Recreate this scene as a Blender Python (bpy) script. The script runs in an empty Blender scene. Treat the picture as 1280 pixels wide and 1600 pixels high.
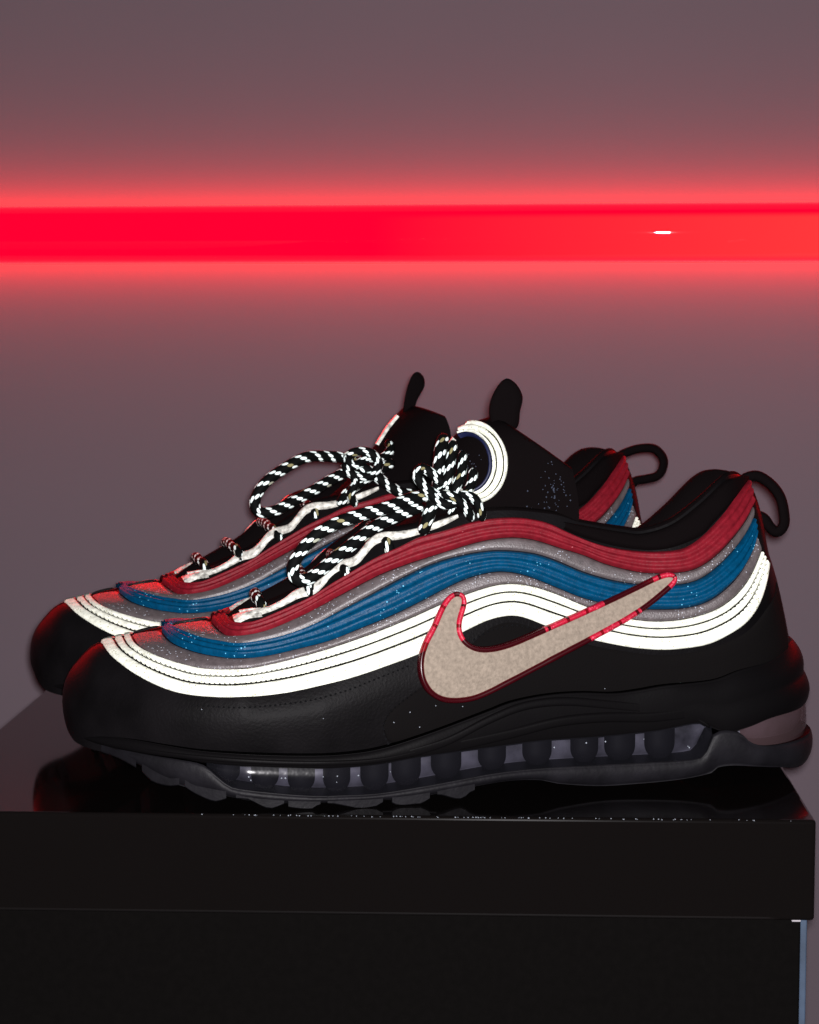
import bpy, math, random
import numpy as np
from mathutils import Vector, Matrix
from mathutils.bvhtree import BVHTree
from mathutils.geometry import delaunay_2d_cdt

random.seed(7)
C = bpy.context.scene.collection
SC = bpy.context.scene

# ------------------------------------------------------------------ camera
F = 3300.0                                   # focal length in photograph pixels (photo 1280 x 1600)
TOP = 0.13                                   # height of the lid top above the table
HC = TOP + 0.1905                            # camera height
PITCH = math.atan(320 / F)
cam = bpy.data.cameras.new("camera")
cam.sensor_fit = 'HORIZONTAL'; cam.sensor_width = 36.0; cam.lens = 36.0 * F / 1280.0
cam.clip_start = 0.01; cam.clip_end = 100
cam.dof.use_dof = True; cam.dof.focus_distance = 0.84; cam.dof.aperture_fstop = 38
co = bpy.data.objects.new("camera", cam); C.objects.link(co)
co.location = (0, 0, HC); co.rotation_euler = (math.pi / 2 - PITCH, 0, 0)
SC.camera = co

# ------------------------------------------------------------------ world, lamp, exposure
w = bpy.data.worlds.new("World"); SC.world = w; w.use_nodes = True
w.node_tree.nodes["Background"].inputs[0].default_value = (0.9, 0.75, 0.85, 1)
w.node_tree.nodes["Background"].inputs[1].default_value = 0.004
SC.view_settings.view_transform = 'Standard'; SC.view_settings.look = 'None'
SC.view_settings.exposure = 0; SC.view_settings.gamma = 1
fl = bpy.data.lights.new("flash", 'POINT'); fl.energy = 60; fl.shadow_soft_size = 0.007
fl.color = (1.0, 0.965, 0.985)
fo = bpy.data.objects.new("flash", fl); C.objects.link(fo)
fo.location = (0.004, 0.0, HC + 0.006)
WALL_Y, WALL_YAW = 1.30, math.radians(-6.7)

CAMP = np.array([0, 0, HC])
FWD = np.array([0, math.cos(PITCH), -math.sin(PITCH)]); UP = np.array([0, math.sin(PITCH), math.cos(PITCH)])
RIGHT = np.array([1.0, 0, 0])
def rdir(px, py): return FWD + RIGHT * ((px - 640) / F) + UP * ((800 - py) / F)
def on_z(px, py, z=TOP):
    d = rdir(px, py); return CAMP + d * ((z - HC) / d[2])

# ------------------------------------------------------------------ materials
def mat(name, col, rough=0.5, spec=0.5, metal=0.0, coat=0.0, noise=None, bump=None):
    m = bpy.data.materials.new(name); m.use_nodes = True
    nt = m.node_tree; b = nt.nodes["Principled BSDF"]
    b.inputs["Base Color"].default_value = (*col, 1); b.inputs["Roughness"].default_value = rough
    b.inputs["Specular IOR Level"].default_value = spec; b.inputs["Metallic"].default_value = metal
    b.inputs["Coat Weight"].default_value = coat; b.inputs["Coat Roughness"].default_value = 0.12
    tc = nt.nodes.new("ShaderNodeTexCoord")
    if noise:                                # (scale, amount): mottled colour
        n = nt.nodes.new("ShaderNodeTexNoise"); n.inputs["Scale"].default_value = noise[0]; n.inputs["Detail"].default_value = 6
        nt.links.new(tc.outputs["Object"], n.inputs["Vector"])
        r = nt.nodes.new("ShaderNodeMapRange"); r.inputs[1].default_value = 0.3; r.inputs[2].default_value = 0.7
        r.inputs[3].default_value = 1 - noise[1]; r.inputs[4].default_value = 1 + noise[1]
        nt.links.new(n.outputs["Fac"], r.inputs[0])
        mx = nt.nodes.new("ShaderNodeVectorMath"); mx.operation = 'SCALE'; mx.inputs[0].default_value = col
        nt.links.new(r.outputs[0], mx.inputs["Scale"]); nt.links.new(mx.outputs[0], b.inputs["Base Color"])
    if bump:                                 # (scale, strength, distance)
        n = nt.nodes.new("ShaderNodeTexNoise"); n.inputs["Scale"].default_value = bump[0]; n.inputs["Detail"].default_value = 4
        nt.links.new(tc.outputs["Object"], n.inputs["Vector"])
        bp = nt.nodes.new("ShaderNodeBump"); bp.inputs["Strength"].default_value = bump[1]; bp.inputs["Distance"].default_value = bump[2]
        nt.links.new(n.outputs["Fac"], bp.inputs["Height"]); nt.links.new(bp.outputs[0], b.inputs["Normal"])
    return m

def glitter(name, col, speck, scale, thr, rough=0.4, spec=0.5):
    """plain fabric with small bright glitter flakes"""
    m = mat(name, col, rough, spec, noise=(420, 0.22), bump=(1700, 0.35, 0.0005)); nt = m.node_tree; b = nt.nodes["Principled BSDF"]
    src = b.inputs["Base Color"].links[0].from_socket
    tc = nt.nodes.new("ShaderNodeTexCoord")
    v = nt.nodes.new("ShaderNodeTexVoronoi"); v.inputs["Scale"].default_value = scale
    n = nt.nodes.new("ShaderNodeTexNoise"); n.inputs["Scale"].default_value = 55; n.inputs["Detail"].default_value = 2
    nt.links.new(tc.outputs["Object"], v.inputs["Vector"]); nt.links.new(tc.outputs["Object"], n.inputs["Vector"])
    sep = nt.nodes.new("ShaderNodeSeparateColor"); nt.links.new(v.outputs["Color"], sep.inputs[0])
    a = nt.nodes.new("ShaderNodeMath"); a.operation = 'MULTIPLY_ADD'; a.inputs[1].default_value = 0.5
    nt.links.new(n.outputs["Fac"], a.inputs[0]); nt.links.new(sep.outputs[0], a.inputs[2])
    g = nt.nodes.new("ShaderNodeMath"); g.operation = 'GREATER_THAN'; g.inputs[1].default_value = thr
    nt.links.new(a.outputs[0], g.inputs[0])
    l = nt.nodes.new("ShaderNodeMath"); l.operation = 'LESS_THAN'; l.inputs[1].default_value = 0.42
    nt.links.new(v.outputs["Distance"], l.inputs[0])
    mu = nt.nodes.new("ShaderNodeMath"); mu.operation = 'MULTIPLY'
    nt.links.new(g.outputs[0], mu.inputs[0]); nt.links.new(l.outputs[0], mu.inputs[1])
    mx = nt.nodes.new("ShaderNodeMix"); mx.data_type = 'RGBA'
    mx.inputs[7].default_value = (*speck, 1)
    nt.links.new(mu.outputs[0], mx.inputs[0]); nt.links.new(src, mx.inputs[6]); nt.links.new(mx.outputs[2], b.inputs["Base Color"])
    return m

M = {}
M['leather'] = mat('black_leather', (0.0034, 0.0030, 0.0034), 0.46, 0.035, bump=(900, 0.3, 0.0004), noise=(45, 0.4))
M['suede'] = mat('black_suede', (0.0030, 0.0025, 0.0026), 0.85, 0.05, bump=(1500, 0.4, 0.0004))
M['textile'] = mat('black_textile', (0.0027, 0.0018, 0.0020), 0.9, 0.03, bump=(1600, 0.5, 0.0005))
M['midsole'] = mat('black_foam', (0.0029, 0.0026, 0.0029), 0.45, 0.03, bump=(1200, 0.15, 0.0003))
M['rubber'] = mat('smoky_rubber', (0.0060, 0.0056, 0.0071), 0.5, 0.1, bump=(500, 0.3, 0.0005), noise=(90, 0.35))
M['red'] = glitter('red_glossy_fabric', (0.148, 0.0068, 0.0135), (0.4, 0.1, 0.12), 1500, 1.29, 0.45, 0.1)
M['blue'] = glitter('blue_glossy_fabric', (0.0001, 0.041, 0.098), (0.12, 0.45, 0.65), 1500, 1.25, 0.36, 0.1)
M['silver'] = glitter('silver_mesh', (0.073, 0.060, 0.062), (0.42, 0.45, 0.52), 2000, 1.21, 0.42, 0.6)
M['white'] = glitter('reflective_white', (0.77, 0.79, 0.68), (0.38, 0.38, 0.25), 1300, 1.15, 0.6, 0.2)
M['eyestay'] = mat('reflective_film', (0.52, 0.52, 0.47), 0.35, 0.4, noise=(420, 0.6), bump=(500, 0.5, 0.0008))
M['logo'] = mat('grey_suede', (0.212, 0.174, 0.138), 0.85, 0.15, noise=(700, 0.2), bump=(900, 0.7, 0.0006))
M['thread'] = mat('black_thread', (0.006, 0.006, 0.007), 0.7, 0.1)
M['speck'] = mat('lint', (0.3, 0.33, 0.38), 0.5)  # colour of real lint, also of the flash glints put in as specks
M['glint'] = mat('glitter_flake', (0.055, 0.065, 0.095), 0.4)
M['navy'] = mat('navy_edge', (0.003, 0.006, 0.035), 0.5)
M['pale'] = mat('air_core', (0.085, 0.082, 0.10), 0.4, 0.2, noise=(60, 0.95))
M['column'] = mat('air_column_dark', (0.0048, 0.0045, 0.0058), 0.6, 0.1)
M['lid'] = mat('black_coated_card', (0.0033, 0.0027, 0.0026), 0.075, 0.38, bump=(25, 0.03, 0.0006))
M['side'] = mat('black_card', (0.0020, 0.0017, 0.0016), 0.75, 0.02, noise=(300, 0.12))
M['bluecard'] = mat('blue_grey_card', (0.030, 0.047, 0.077), 0.6, 0.3, noise=(40, 0.5))
M['greycard'] = mat('pale_card', (0.3, 0.28, 0.3), 0.7)
M['wall'] = mat('matt_wall_paint', (0.119, 0.096, 0.112), 0.85, 0.15, bump=(120, 0.12, 0.0006), noise=(3, 0.035))
M['table'] = mat('grey_laminate', (0.10, 0.095, 0.10), 0.6, 0.2, noise=(60, 0.1))
M['housing'] = mat('lamp_housing', (0.5, 0.5, 0.5), 0.5)

def trim_mat():                              # thin glossy red film: shows what lies beneath it, tinted red
    m = bpy.data.materials.new('red_film'); m.use_nodes = True; nt = m.node_tree; nt.nodes.clear()
    o = nt.nodes.new("ShaderNodeOutputMaterial"); t = nt.nodes.new("ShaderNodeBsdfTransparent"); t.inputs[0].default_value = (0.86, 0.07, 0.13, 1)
    d = nt.nodes.new("ShaderNodeBsdfPrincipled"); d.inputs["Base Color"].default_value = (0.05, 0.002, 0.005, 1); d.inputs["Roughness"].default_value = 0.25
    mx = nt.nodes.new("ShaderNodeMixShader"); mx.inputs[0].default_value = 0.55
    nt.links.new(t.outputs[0], mx.inputs[1]); nt.links.new(d.outputs[0], mx.inputs[2]); nt.links.new(mx.outputs[0], o.inputs[0]); return m
M['trim'] = trim_mat()
M['trim_bright'] = glitter('bright_red_film', (0.36, 0.006, 0.026), (0.62, 0.05, 0.10), 1000, 1.05, 0.42, 0.3)

def clear_mat(name, tint, dif, fac):         # clear or smoky plastic
    m = bpy.data.materials.new(name); m.use_nodes = True; nt = m.node_tree; nt.nodes.clear()
    o = nt.nodes.new("ShaderNodeOutputMaterial"); t = nt.nodes.new("ShaderNodeBsdfTransparent"); t.inputs[0].default_value = (*tint, 1)
    d = nt.nodes.new("ShaderNodeBsdfPrincipled"); d.inputs["Base Color"].default_value = (*dif, 1); d.inputs["Roughness"].default_value = 0.12; d.inputs["Specular IOR Level"].default_value = 0.25
    n = nt.nodes.new("ShaderNodeTexNoise"); n.inputs["Scale"].default_value = 220; tc = nt.nodes.new("ShaderNodeTexCoord")
    nt.links.new(tc.outputs["Object"], n.inputs["Vector"])
    bp = nt.nodes.new("ShaderNodeBump"); bp.inputs["Strength"].default_value = 0.1; bp.inputs["Distance"].default_value = 0.0006
    nt.links.new(n.outputs["Fac"], bp.inputs["Height"]); nt.links.new(bp.outputs[0], d.inputs["Normal"])
    mx = nt.nodes.new("ShaderNodeMixShader"); mx.inputs[0].default_value = fac
    nt.links.new(t.outputs[0], mx.inputs[1]); nt.links.new(d.outputs[0], mx.inputs[2]); nt.links.new(mx.outputs[0], o.inputs[0]); return m
M['window'] = clear_mat('smoky_clear_plastic', (0.78, 0.78, 0.83), (0.010, 0.010, 0.013), 0.33)
M['bubble'] = clear_mat('clear_heel_plastic', (0.8, 0.7, 0.72), (0.055, 0.034, 0.037), 0.6)

def lace_mat():                              # black rope with slanting rows of reflective beads, by UV (u metres along, v around)
    m = bpy.data.materials.new('beaded_rope'); m.use_nodes = True; nt = m.node_tree; b = nt.nodes["Principled BSDF"]
    uv = nt.nodes.new("ShaderNodeUVMap"); uv.uv_map = "rope"
    s = nt.nodes.new("ShaderNodeSeparateXYZ"); nt.links.new(uv.outputs[0], s.inputs[0])
    def mt(op, a, b_=None, c=None):
        n = nt.nodes.new("ShaderNodeMath"); n.operation = op
        for i, x in enumerate((a, b_, c)):
            if x is None: continue
            if isinstance(x, (int, float)): n.inputs[i].default_value = x
            else: nt.links.new(x, n.inputs[i])
        return n.outputs[0]
    ph = mt('FRACT', mt('SUBTRACT', mt('MULTIPLY', s.outputs[0], 1 / 0.0068), mt('MULTIPLY', s.outputs[1], 2.0)))
    a = mt('DIVIDE', mt('SUBTRACT', ph, 0.25), 0.19)
    q = mt('DIVIDE', mt('SUBTRACT', mt('FRACT', mt('MULTIPLY', s.outputs[1], 8.0)), 0.5), 0.46)
    d = mt('ADD', mt('MULTIPLY', a, a), mt('MULTIPLY', q, q))
    k = nt.nodes.new("ShaderNodeMapRange"); k.inputs[1].default_value = 1.0; k.inputs[2].default_value = 0.75
    nt.links.new(d, k.inputs[0])
    mx = nt.nodes.new("ShaderNodeMix"); mx.data_type = 'RGBA'
    sid = mt('FLOOR', mt('SUBTRACT', mt('MULTIPLY', s.outputs[0], 1 / 0.0068), mt('MULTIPLY', s.outputs[1], 2.0)))
    bid = mt('FLOOR', mt('MULTIPLY', s.outputs[1], 8.0))
    cb = nt.nodes.new("ShaderNodeCombineXYZ"); nt.links.new(sid, cb.inputs[0]); nt.links.new(bid, cb.inputs[1])
    wn = nt.nodes.new("ShaderNodeTexWhiteNoise"); wn.noise_dimensions = '3D'; nt.links.new(cb.outputs[0], wn.inputs["Vector"])
    dim = nt.nodes.new("ShaderNodeMapRange"); dim.inputs[1].default_value = .91; dim.inputs[2].default_value = .98; nt.links.new(wn.outputs["Value"], dim.inputs[0])
    bc = nt.nodes.new("ShaderNodeMix"); bc.data_type = 'RGBA'; bc.inputs[6].default_value = (0.84, 0.97, 0.94, 1); bc.inputs[7].default_value = (0.22, 0.20, 0.10, 1)
    nt.links.new(dim.outputs[0], bc.inputs[0]); nt.links.new(bc.outputs[2], mx.inputs[7])
    mx.inputs[6].default_value = (0.0022, 0.0026, 0.0026, 1); mx.inputs[7].default_value = (0.80, 0.95, 0.90, 1)
    nt.links.new(k.outputs[0], mx.inputs[0]); nt.links.new(mx.outputs[2], b.inputs["Base Color"])
    bp = nt.nodes.new("ShaderNodeBump"); bp.inputs["Strength"].default_value = 0.25; bp.inputs["Distance"].default_value = 0.0006
    nt.links.new(k.outputs[0], bp.inputs["Height"]); nt.links.new(bp.outputs[0], b.inputs["Normal"])
    b.inputs["Roughness"].default_value = 0.7; b.inputs["Specular IOR Level"].default_value = 0.05
    return m
M['lace'] = lace_mat()

def lamp_mat():                              # lit red diffuser; its core is more orange towards one end
    m = bpy.data.materials.new('lit_red_diffuser'); m.use_nodes = True; nt = m.node_tree; b = nt.nodes["Principled BSDF"]
    b.inputs["Base Color"].default_value = (0.05, 0.0, 0.002, 1); b.inputs["Roughness"].default_value = 0.012
    tc = nt.nodes.new("ShaderNodeTexCoord"); s = nt.nodes.new("ShaderNodeSeparateXYZ"); nt.links.new(tc.outputs["Object"], s.inputs[0])
    rx = nt.nodes.new("ShaderNodeMapRange"); rx.inputs[1].default_value = -0.02; rx.inputs[2].default_value = 0.34; nt.links.new(s.outputs[0], rx.inputs[0])
    az = nt.nodes.new("ShaderNodeMath"); az.operation = 'ADD'; az.inputs[1].default_value = 0.003; nt.links.new(s.outputs[2], az.inputs[0])
    ab = nt.nodes.new("ShaderNodeMath"); ab.operation = 'ABSOLUTE'; nt.links.new(az.outputs[0], ab.inputs[0])
    rz = nt.nodes.new("ShaderNodeMapRange"); rz.interpolation_type = 'SMOOTHSTEP'
    rz.inputs[1].default_value = 0.0148; rz.inputs[2].default_value = 0.0105; nt.links.new(ab.outputs[0], rz.inputs[0])
    mu = nt.nodes.new("ShaderNodeMath"); mu.operation = 'MULTIPLY'; nt.links.new(rx.outputs[0], mu.inputs[0]); nt.links.new(rz.outputs[0], mu.inputs[1])
    mx = nt.nodes.new("ShaderNodeMix"); mx.data_type = 'RGBA'
    mx.inputs[6].default_value = (1, 0.0, 0.0010, 1); mx.inputs[7].default_value = (1, 0.0018, 0.0016, 1)
    nt.links.new(mu.outputs[0], mx.inputs[0]); nt.links.new(mx.outputs[2], b.inputs["Emission Color"])
    b.inputs["Emission Strength"].default_value = 30.0
    return m
M['lamp'] = lamp_mat()

# ------------------------------------------------------------------ mesh helpers
def mk(name, V, Fc, m, parent=None, smooth=True, uv=None):
    me = bpy.data.meshes.new(name)
    me.from_pydata([tuple(map(float, v)) for v in V], [], [tuple(map(int, f)) for f in Fc])
    if uv is not None:
        ul = me.uv_layers.new(name="rope")
        ul.data.foreach_set("uv", np.array(uv, dtype=np.float32).ravel())
    me.validate(); me.update()
    if smooth: me.polygons.foreach_set("use_smooth", [True] * len(me.polygons))
    me.materials.append(m)
    o = bpy.data.objects.new(name, me); C.objects.link(o)
    if parent: o.parent = parent
    return o

def tag(o, label=None, cat=None, group=None, kind=None):
    if label: o['label'] = label
    if cat: o['category'] = cat
    if group: o['group'] = group
    if kind: o['kind'] = kind
    return o

def empty(name, loc, rz=0):
    o = bpy.data.objects.new(name, None); C.objects.link(o); o.location = loc; o.rotation_euler = (0, 0, rz)
    o.empty_display_size = 0.02; return o

def grid(P, flip=False, base=0):
    n, m = P.shape[:2]
    f = []
    for i in range(n - 1):
        for j in range(m - 1):
            q = (base + i * m + j, base + i * m + j + 1, base + (i + 1) * m + j + 1, base + (i + 1) * m + j)
            f.append(q[::-1] if flip else q)
    return f

def cm(pts, n):
    """Catmull-Rom through pts, resampled evenly by arc length"""
    p = np.array(pts, float); e = np.vstack([2 * p[0] - p[1], p, 2 * p[-1] - p[-2]])
    out = []
    for i in range(1, len(e) - 2):
        a, b, c, d = e[i - 1], e[i], e[i + 1], e[i + 2]
        for t in np.linspace(0, 1, 16, endpoint=False):
            out.append(0.5 * (2 * b + (c - a) * t + (2 * a - 5 * b + 4 * c - d) * t * t + (3 * b - a - 3 * c + d) * t ** 3))
    out.append(p[-1]); out = np.array(out)
    s = np.r_[0, np.cumsum(np.linalg.norm(np.diff(out[:, :2], axis=0), axis=1))]
    q = np.linspace(0, s[-1], n)
    return np.stack([np.interp(q, s, out[:, k]) for k in range(out.shape[1])], 1)

def bevel_box(name, x0, x1, y0, y1, z0, z1, r, m, parent, seg=3):
    import bmesh
    bm = bmesh.new()
    vs = [bm.verts.new((x, y, z)) for x in (x0, x1) for y in (y0, y1) for z in (z0, z1)]
    for f in ((0, 1, 3, 2), (4, 6, 7, 5), (0, 4, 5, 1), (2, 3, 7, 6), (0, 2, 6, 4), (1, 5, 7, 3)): bm.faces.new([vs[i] for i in f])
    bmesh.ops.recalc_face_normals(bm, faces=bm.faces)
    if r: bmesh.ops.bevel(bm, geom=list(bm.edges), offset=r, segments=seg, profile=0.5, affect='EDGES')
    me = bpy.data.meshes.new(name); bm.to_mesh(me); bm.free(); me.materials.append(m)
    o = bpy.data.objects.new(name, me); C.objects.link(o)
    if parent: o.parent = parent
    return o

# ------------------------------------------------------------------ setting: wall, tabletop
tag(mk('back_wall', [(-3, 0, 0), (3, 0, 0), (3, 0, 3), (-3, 0, 3)], [(0, 1, 2, 3)], M['wall'], smooth=False), kind='structure')
bpy.data.objects['back_wall'].location = (0, WALL_Y, -0.6); bpy.data.objects['back_wall'].rotation_euler = (0, 0, WALL_YAW)
tt = bevel_box('tabletop', -0.75, 0.150, 0.55, 1.095, -0.03, 0.0, 0.002, M['table'], None)
tag(tt, kind='structure')

# ------------------------------------------------------------------ lit bar on the wall
d = rdir(640, 365); t = WALL_Y / d[1]; pb = CAMP + d * t
bar = tag(empty('light_bar', (pb[0], pb[1] - 0.0005, pb[2]), WALL_YAW), 'long glowing red light bar fixed across the pale wall behind the sneakers', 'lamp')
hw, hh = 0.0173, 0.0190
prof = [(-hh * max(0, math.sin(a)) ** .75, hw * math.cos(a)) for a in np.linspace(0, math.pi, 25)]
V = [(x, y - 0.003, z) for x in (-0.75, -0.7499, -0.7, 0.0, 0.7, 0.7499, 0.75) for (y, z) in prof]
Fc = grid(np.zeros((7, 25, 3))) + [tuple(range(25)), tuple(range(150, 175))[::-1]]
mk('diffuser', V, Fc, M['lamp'], bar)
bevel_box('housing', -0.752, 0.752, -0.003, 0.0, -hw + 0.002, hw - 0.002, 0.0004, M['housing'], bar, 1)

# ------------------------------------------------------------------ shoe box
BA = math.radians(-2.5)
bu = np.array([math.cos(BA), math.sin(BA), 0]); bv = np.array([-math.sin(BA), math.cos(BA), 0])
fr = on_z(1276, 1282); lf = on_z(0, 1137)
BW = float(np.dot(fr - lf, bu)); BD = 0.292
fl_ = fr - bu * BW
box = tag(empty('shoe_box', (fl_[0], fl_[1], 0), BA), 'glossy black shoe box with lid on, carrying the two sneakers', 'box')
LH = 0.0385
bevel_box('lid', 0, BW, 0, BD, TOP - LH, TOP, 0.0014, M['lid'], box, 4)
bevel_box('box_body', 0.0045, BW - 0.0046, 0.0035, BD - 0.0035, 0.0005, TOP - LH + 0.02, 0.0008, M['side'], box, 2)
tag(bevel_box('side_flap', BW - 0.0044, BW - 0.0018, 0.006, BD - 0.006, 0.0006, TOP - LH + 0.018, 0.0005, M['bluecard'], box, 2), 'blue-grey end flap')
bevel_box('label_tab', BW - 0.0082, BW - 0.0048, 0.0018, 0.0030, TOP - LH - 0.0009, TOP - LH - 0.0001, 0.0002, M['greycard'], box, 1)

random.seed(11)                              # flash sparkle along the lid's front edge, put in as pale flecks
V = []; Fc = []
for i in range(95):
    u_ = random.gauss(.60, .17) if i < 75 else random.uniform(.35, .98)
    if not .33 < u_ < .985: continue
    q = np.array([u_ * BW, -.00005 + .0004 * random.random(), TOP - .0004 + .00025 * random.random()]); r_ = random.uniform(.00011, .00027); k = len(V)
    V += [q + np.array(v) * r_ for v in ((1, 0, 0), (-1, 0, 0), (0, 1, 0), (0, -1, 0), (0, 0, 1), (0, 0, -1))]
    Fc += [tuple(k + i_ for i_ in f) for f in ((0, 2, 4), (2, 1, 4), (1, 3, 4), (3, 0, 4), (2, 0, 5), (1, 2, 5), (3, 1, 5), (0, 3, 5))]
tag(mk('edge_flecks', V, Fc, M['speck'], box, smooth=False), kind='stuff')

# ------------------------------------------------------------------ shoe frames
class Frame:
    def __init__(s, O, psi):
        s.O = np.array(O, float); s.psi = psi
        c, n = math.cos(psi), math.sin(psi)
        s.R = np.array([[c, n, 0], [-n, c, 0], [0, 0, 1]])       # world -> local
        s.cam = s.R @ (CAMP - s.O)
    def d(s, px, py): return s.R @ rdir(px, py)
    def at(s, px, py, yl=0.0):
        d = s.d(px, py); return s.cam + d * ((yl - s.cam[1]) / d[1])
    def project(s, P):
        q = s.R.T @ np.array(P) + s.O - CAMP
        z = q @ FWD; return np.array([640 + F * (q @ RIGHT) / z, 800 - F * (q @ UP) / z])
PSI = math.radians(8)
_d = rdir(97, 1096); _n = np.array([-math.sin(PSI), math.cos(PSI), 0]); _c = np.array([-0.03, 0.845, 0])
_p = CAMP + _d * (np.dot(_c - CAMP, _n) / np.dot(_d, _n))
NEAR = Frame((_p[0], _p[1], TOP), PSI)

# far shoe: place it so that a few of its landmarks fall where the photograph has them
pairs = [((160, 1003), (100, 945)), ((1158, 738), (962, 704)), ((97, 1096), (45, 1020)), ((255, 988), (187, 928)), ((1205, 875), (1006, 806))]
loc = [NEAR.at(*a) for a, b in pairs]; tgt = np.concatenate([b for a, b in pairs])
x = np.array([NEAR.O[0] - 0.01, NEAR.O[1] + 0.13, PSI])
for it in range(30):
    f = lambda v: np.concatenate([Frame((v[0], v[1], TOP), v[2]).project(P) for P in loc]) - tgt
    r = f(x); J = np.stack([(f(x + e) - r) / 1e-5 for e in np.eye(3) * 1e-5], 1)
    x = x - np.linalg.lstsq(J, r, rcond=None)[0]
FAR = Frame((x[0], x[1], TOP), x[2])
print('near', NEAR.O, 'far', FAR.O, math.degrees(x[2]), 'resid', np.round(r, 1))
print('box', BW, BD, fl_)

# ------------------------------------------------------------------ shoe surfaces (local: x toe->heel, y<0 towards camera, z up)
S = NEAR
LU = S.at(1231, 1040)[0]                     # upper's length
def base_w(x): return np.interp(x, [0, .03, .07, .10, .14, .18, .22, .26, .32], [.038, .043, .0485, .0498, .0475, .043, .0395, .0385, .0365])
def cap(u, p): u = np.clip(u, 0, 1); return (1 - (1 - u) ** p) ** (1 / p)
def width(x, xs, xe, grow=0.0, rt=.07, rh=.045):
    return (base_w(x) + grow) * cap((x - xs) / rt, 2.2) * cap((xe - x) / rh, 2.2)
def W(x): return width(x, 0, LU)
XM = S.at(1248, 1055)[0]; XO = S.at(1256, 1145)[0]; XT = S.at(128, 1160)[0]
def Ws(x): return width(x, 0.003, XO, 0.0045)

def zcurve(pts):
    """pixel polyline (px, py[, y]) -> z as a function of local x; without y the lateral side wall is assumed"""
    q = []
    for a in pts:
        if len(a) == 3: q.append(a); continue
        y = -.045
        for _ in range(14): P = S.at(a[0], a[1], y); y = 0.5 * y - 0.5 * float(Ws(P[0]))
        q.append((a[0], a[1], y))
    out = []
    for p in cm(q, 40 * len(q)):
        P = S.at(p[0], p[1], p[2]); out.append((P[0], P[2], p[2]))
    o = np.array(out); xs = np.maximum.accumulate(o[:, 0] + np.arange(len(o)) * 1e-9)
    return lambda x: np.interp(x, xs, o[:, 1]), lambda x: np.interp(x, xs, o[:, 2])

top_pts = [(97, 1096, 0), (98, 1080, 0), (105, 1056, 0), (120, 1034, 0), (150, 1007, 0), (205, 992, 0), (260, 980, 0), (320, 970, 0),
 (350, 964, 0), (375, 955, -.006), (400, 948, -.012), (447, 930, -.017), (492, 908, -.0195), (530, 876, -.021), (570, 850, -.0225), (600, 832, -.024),
 (657, 820, -.026), (713, 804, -.028), (789, 797, -.030), (855, 802, -.029), (880, 807, -.0285), (911, 817, -.028), (974, 827, -.028), (1005, 829, -.028),
 (1049, 815, -.029), (1092, 783, -.027), (1130, 748, -.023), (1148, 740, -.016), (1161, 746, -.006), (1169, 758, 0), (1175, 790, 0), (1183, 830, 0),
 (1195, 868, 0), (1205, 910, 0), (1214, 955, 0), (1220, 990, 0), (1228, 1040, 0)]
zt, ywt = zcurve(top_pts)
zb, _ = zcurve([(97, 1097, 0), (101, 1117, 0), (110, 1138, 0), (130, 1158, -.01), (200, 1180, -.03), (300, 1192, -.045), (460, 1200, -.05), (600, 1192, -.05),
 (764, 1145, -.046), (900, 1112, -.041), (1040, 1097, -.039), (1160, 1085, -.03), (1228, 1046, 0)])

def medial(P):                               # the inner flank's collar dips lower than the outer one
    P = np.array(P, float); xa, xb = S.at(850, 820, 0)[0], S.at(1150, 760, 0)[0]
    u = np.clip((P[..., 0] - xa) / (xb - xa), 0, 1)
    P[..., 2] -= np.where(P[..., 1] > 1e-6, .0095 * np.sin(np.pi * u) ** 1.2 * np.clip((P[..., 2] - .055) / .03, 0, 1), 0) * np.clip(P[..., 1] / .012, 0, 1)
    return P
def upper_mesh(parent):
    u = np.linspace(0, 1, 260); xs = LU * (0.5 - 0.5 * np.cos(np.pi * u)) * 0.65 + LU * u * 0.35
    rows = []
    for x in xs:
        a, b = float(zb(x)), float(zt(x)); b = max(b, a + 1e-5); wt = max(0.0, -float(ywt(x))); Wx = float(W(x)); wt = min(wt, Wx * .97)
        zc = a + .30 * (b - a); o = np.clip(wt / .022, 0, 1); o = o * o * (3 - 2 * o)
        sec = [(Wx * (1 - .05 * q * q), zc + (a - zc) * q) for q in (1, .75, .5, .25)]
        for th in np.linspace(0, math.pi / 2, 26):
            s = math.sin(th); k = (1 - o) * math.cos(th) + o * (1 - s ** 1.55)
            sec.append((wt + (Wx - wt) * k, zc + (b - zc) * s))
        k = min(1, wt / .02)
        sec += [(wt * .93, b + .0012 * k), (wt * .80, b + .0004 * k), (wt * .70, b - .006 * k), (wt * .66, b - .03 * k), (0, b - .034 * k)]
        rows.append([(x, -y, z) for y, z in sec] + [(x, y, z) for y, z in sec[-2::-1]])
    P = medial(np.array(rows)); V = P.reshape(-1, 3)
    o = mk('upper', V, grid(P, True), M['leather'], parent); o.data.materials.append(M['textile'])
    m_ = P.shape[1]; o.data.polygons.foreach_set("material_index", [1 if 28 <= j < m_ - 29 else 0 for i in range(len(xs) - 1) for j in range(m_ - 1)])
    return o, V, grid(P, True)

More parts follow.
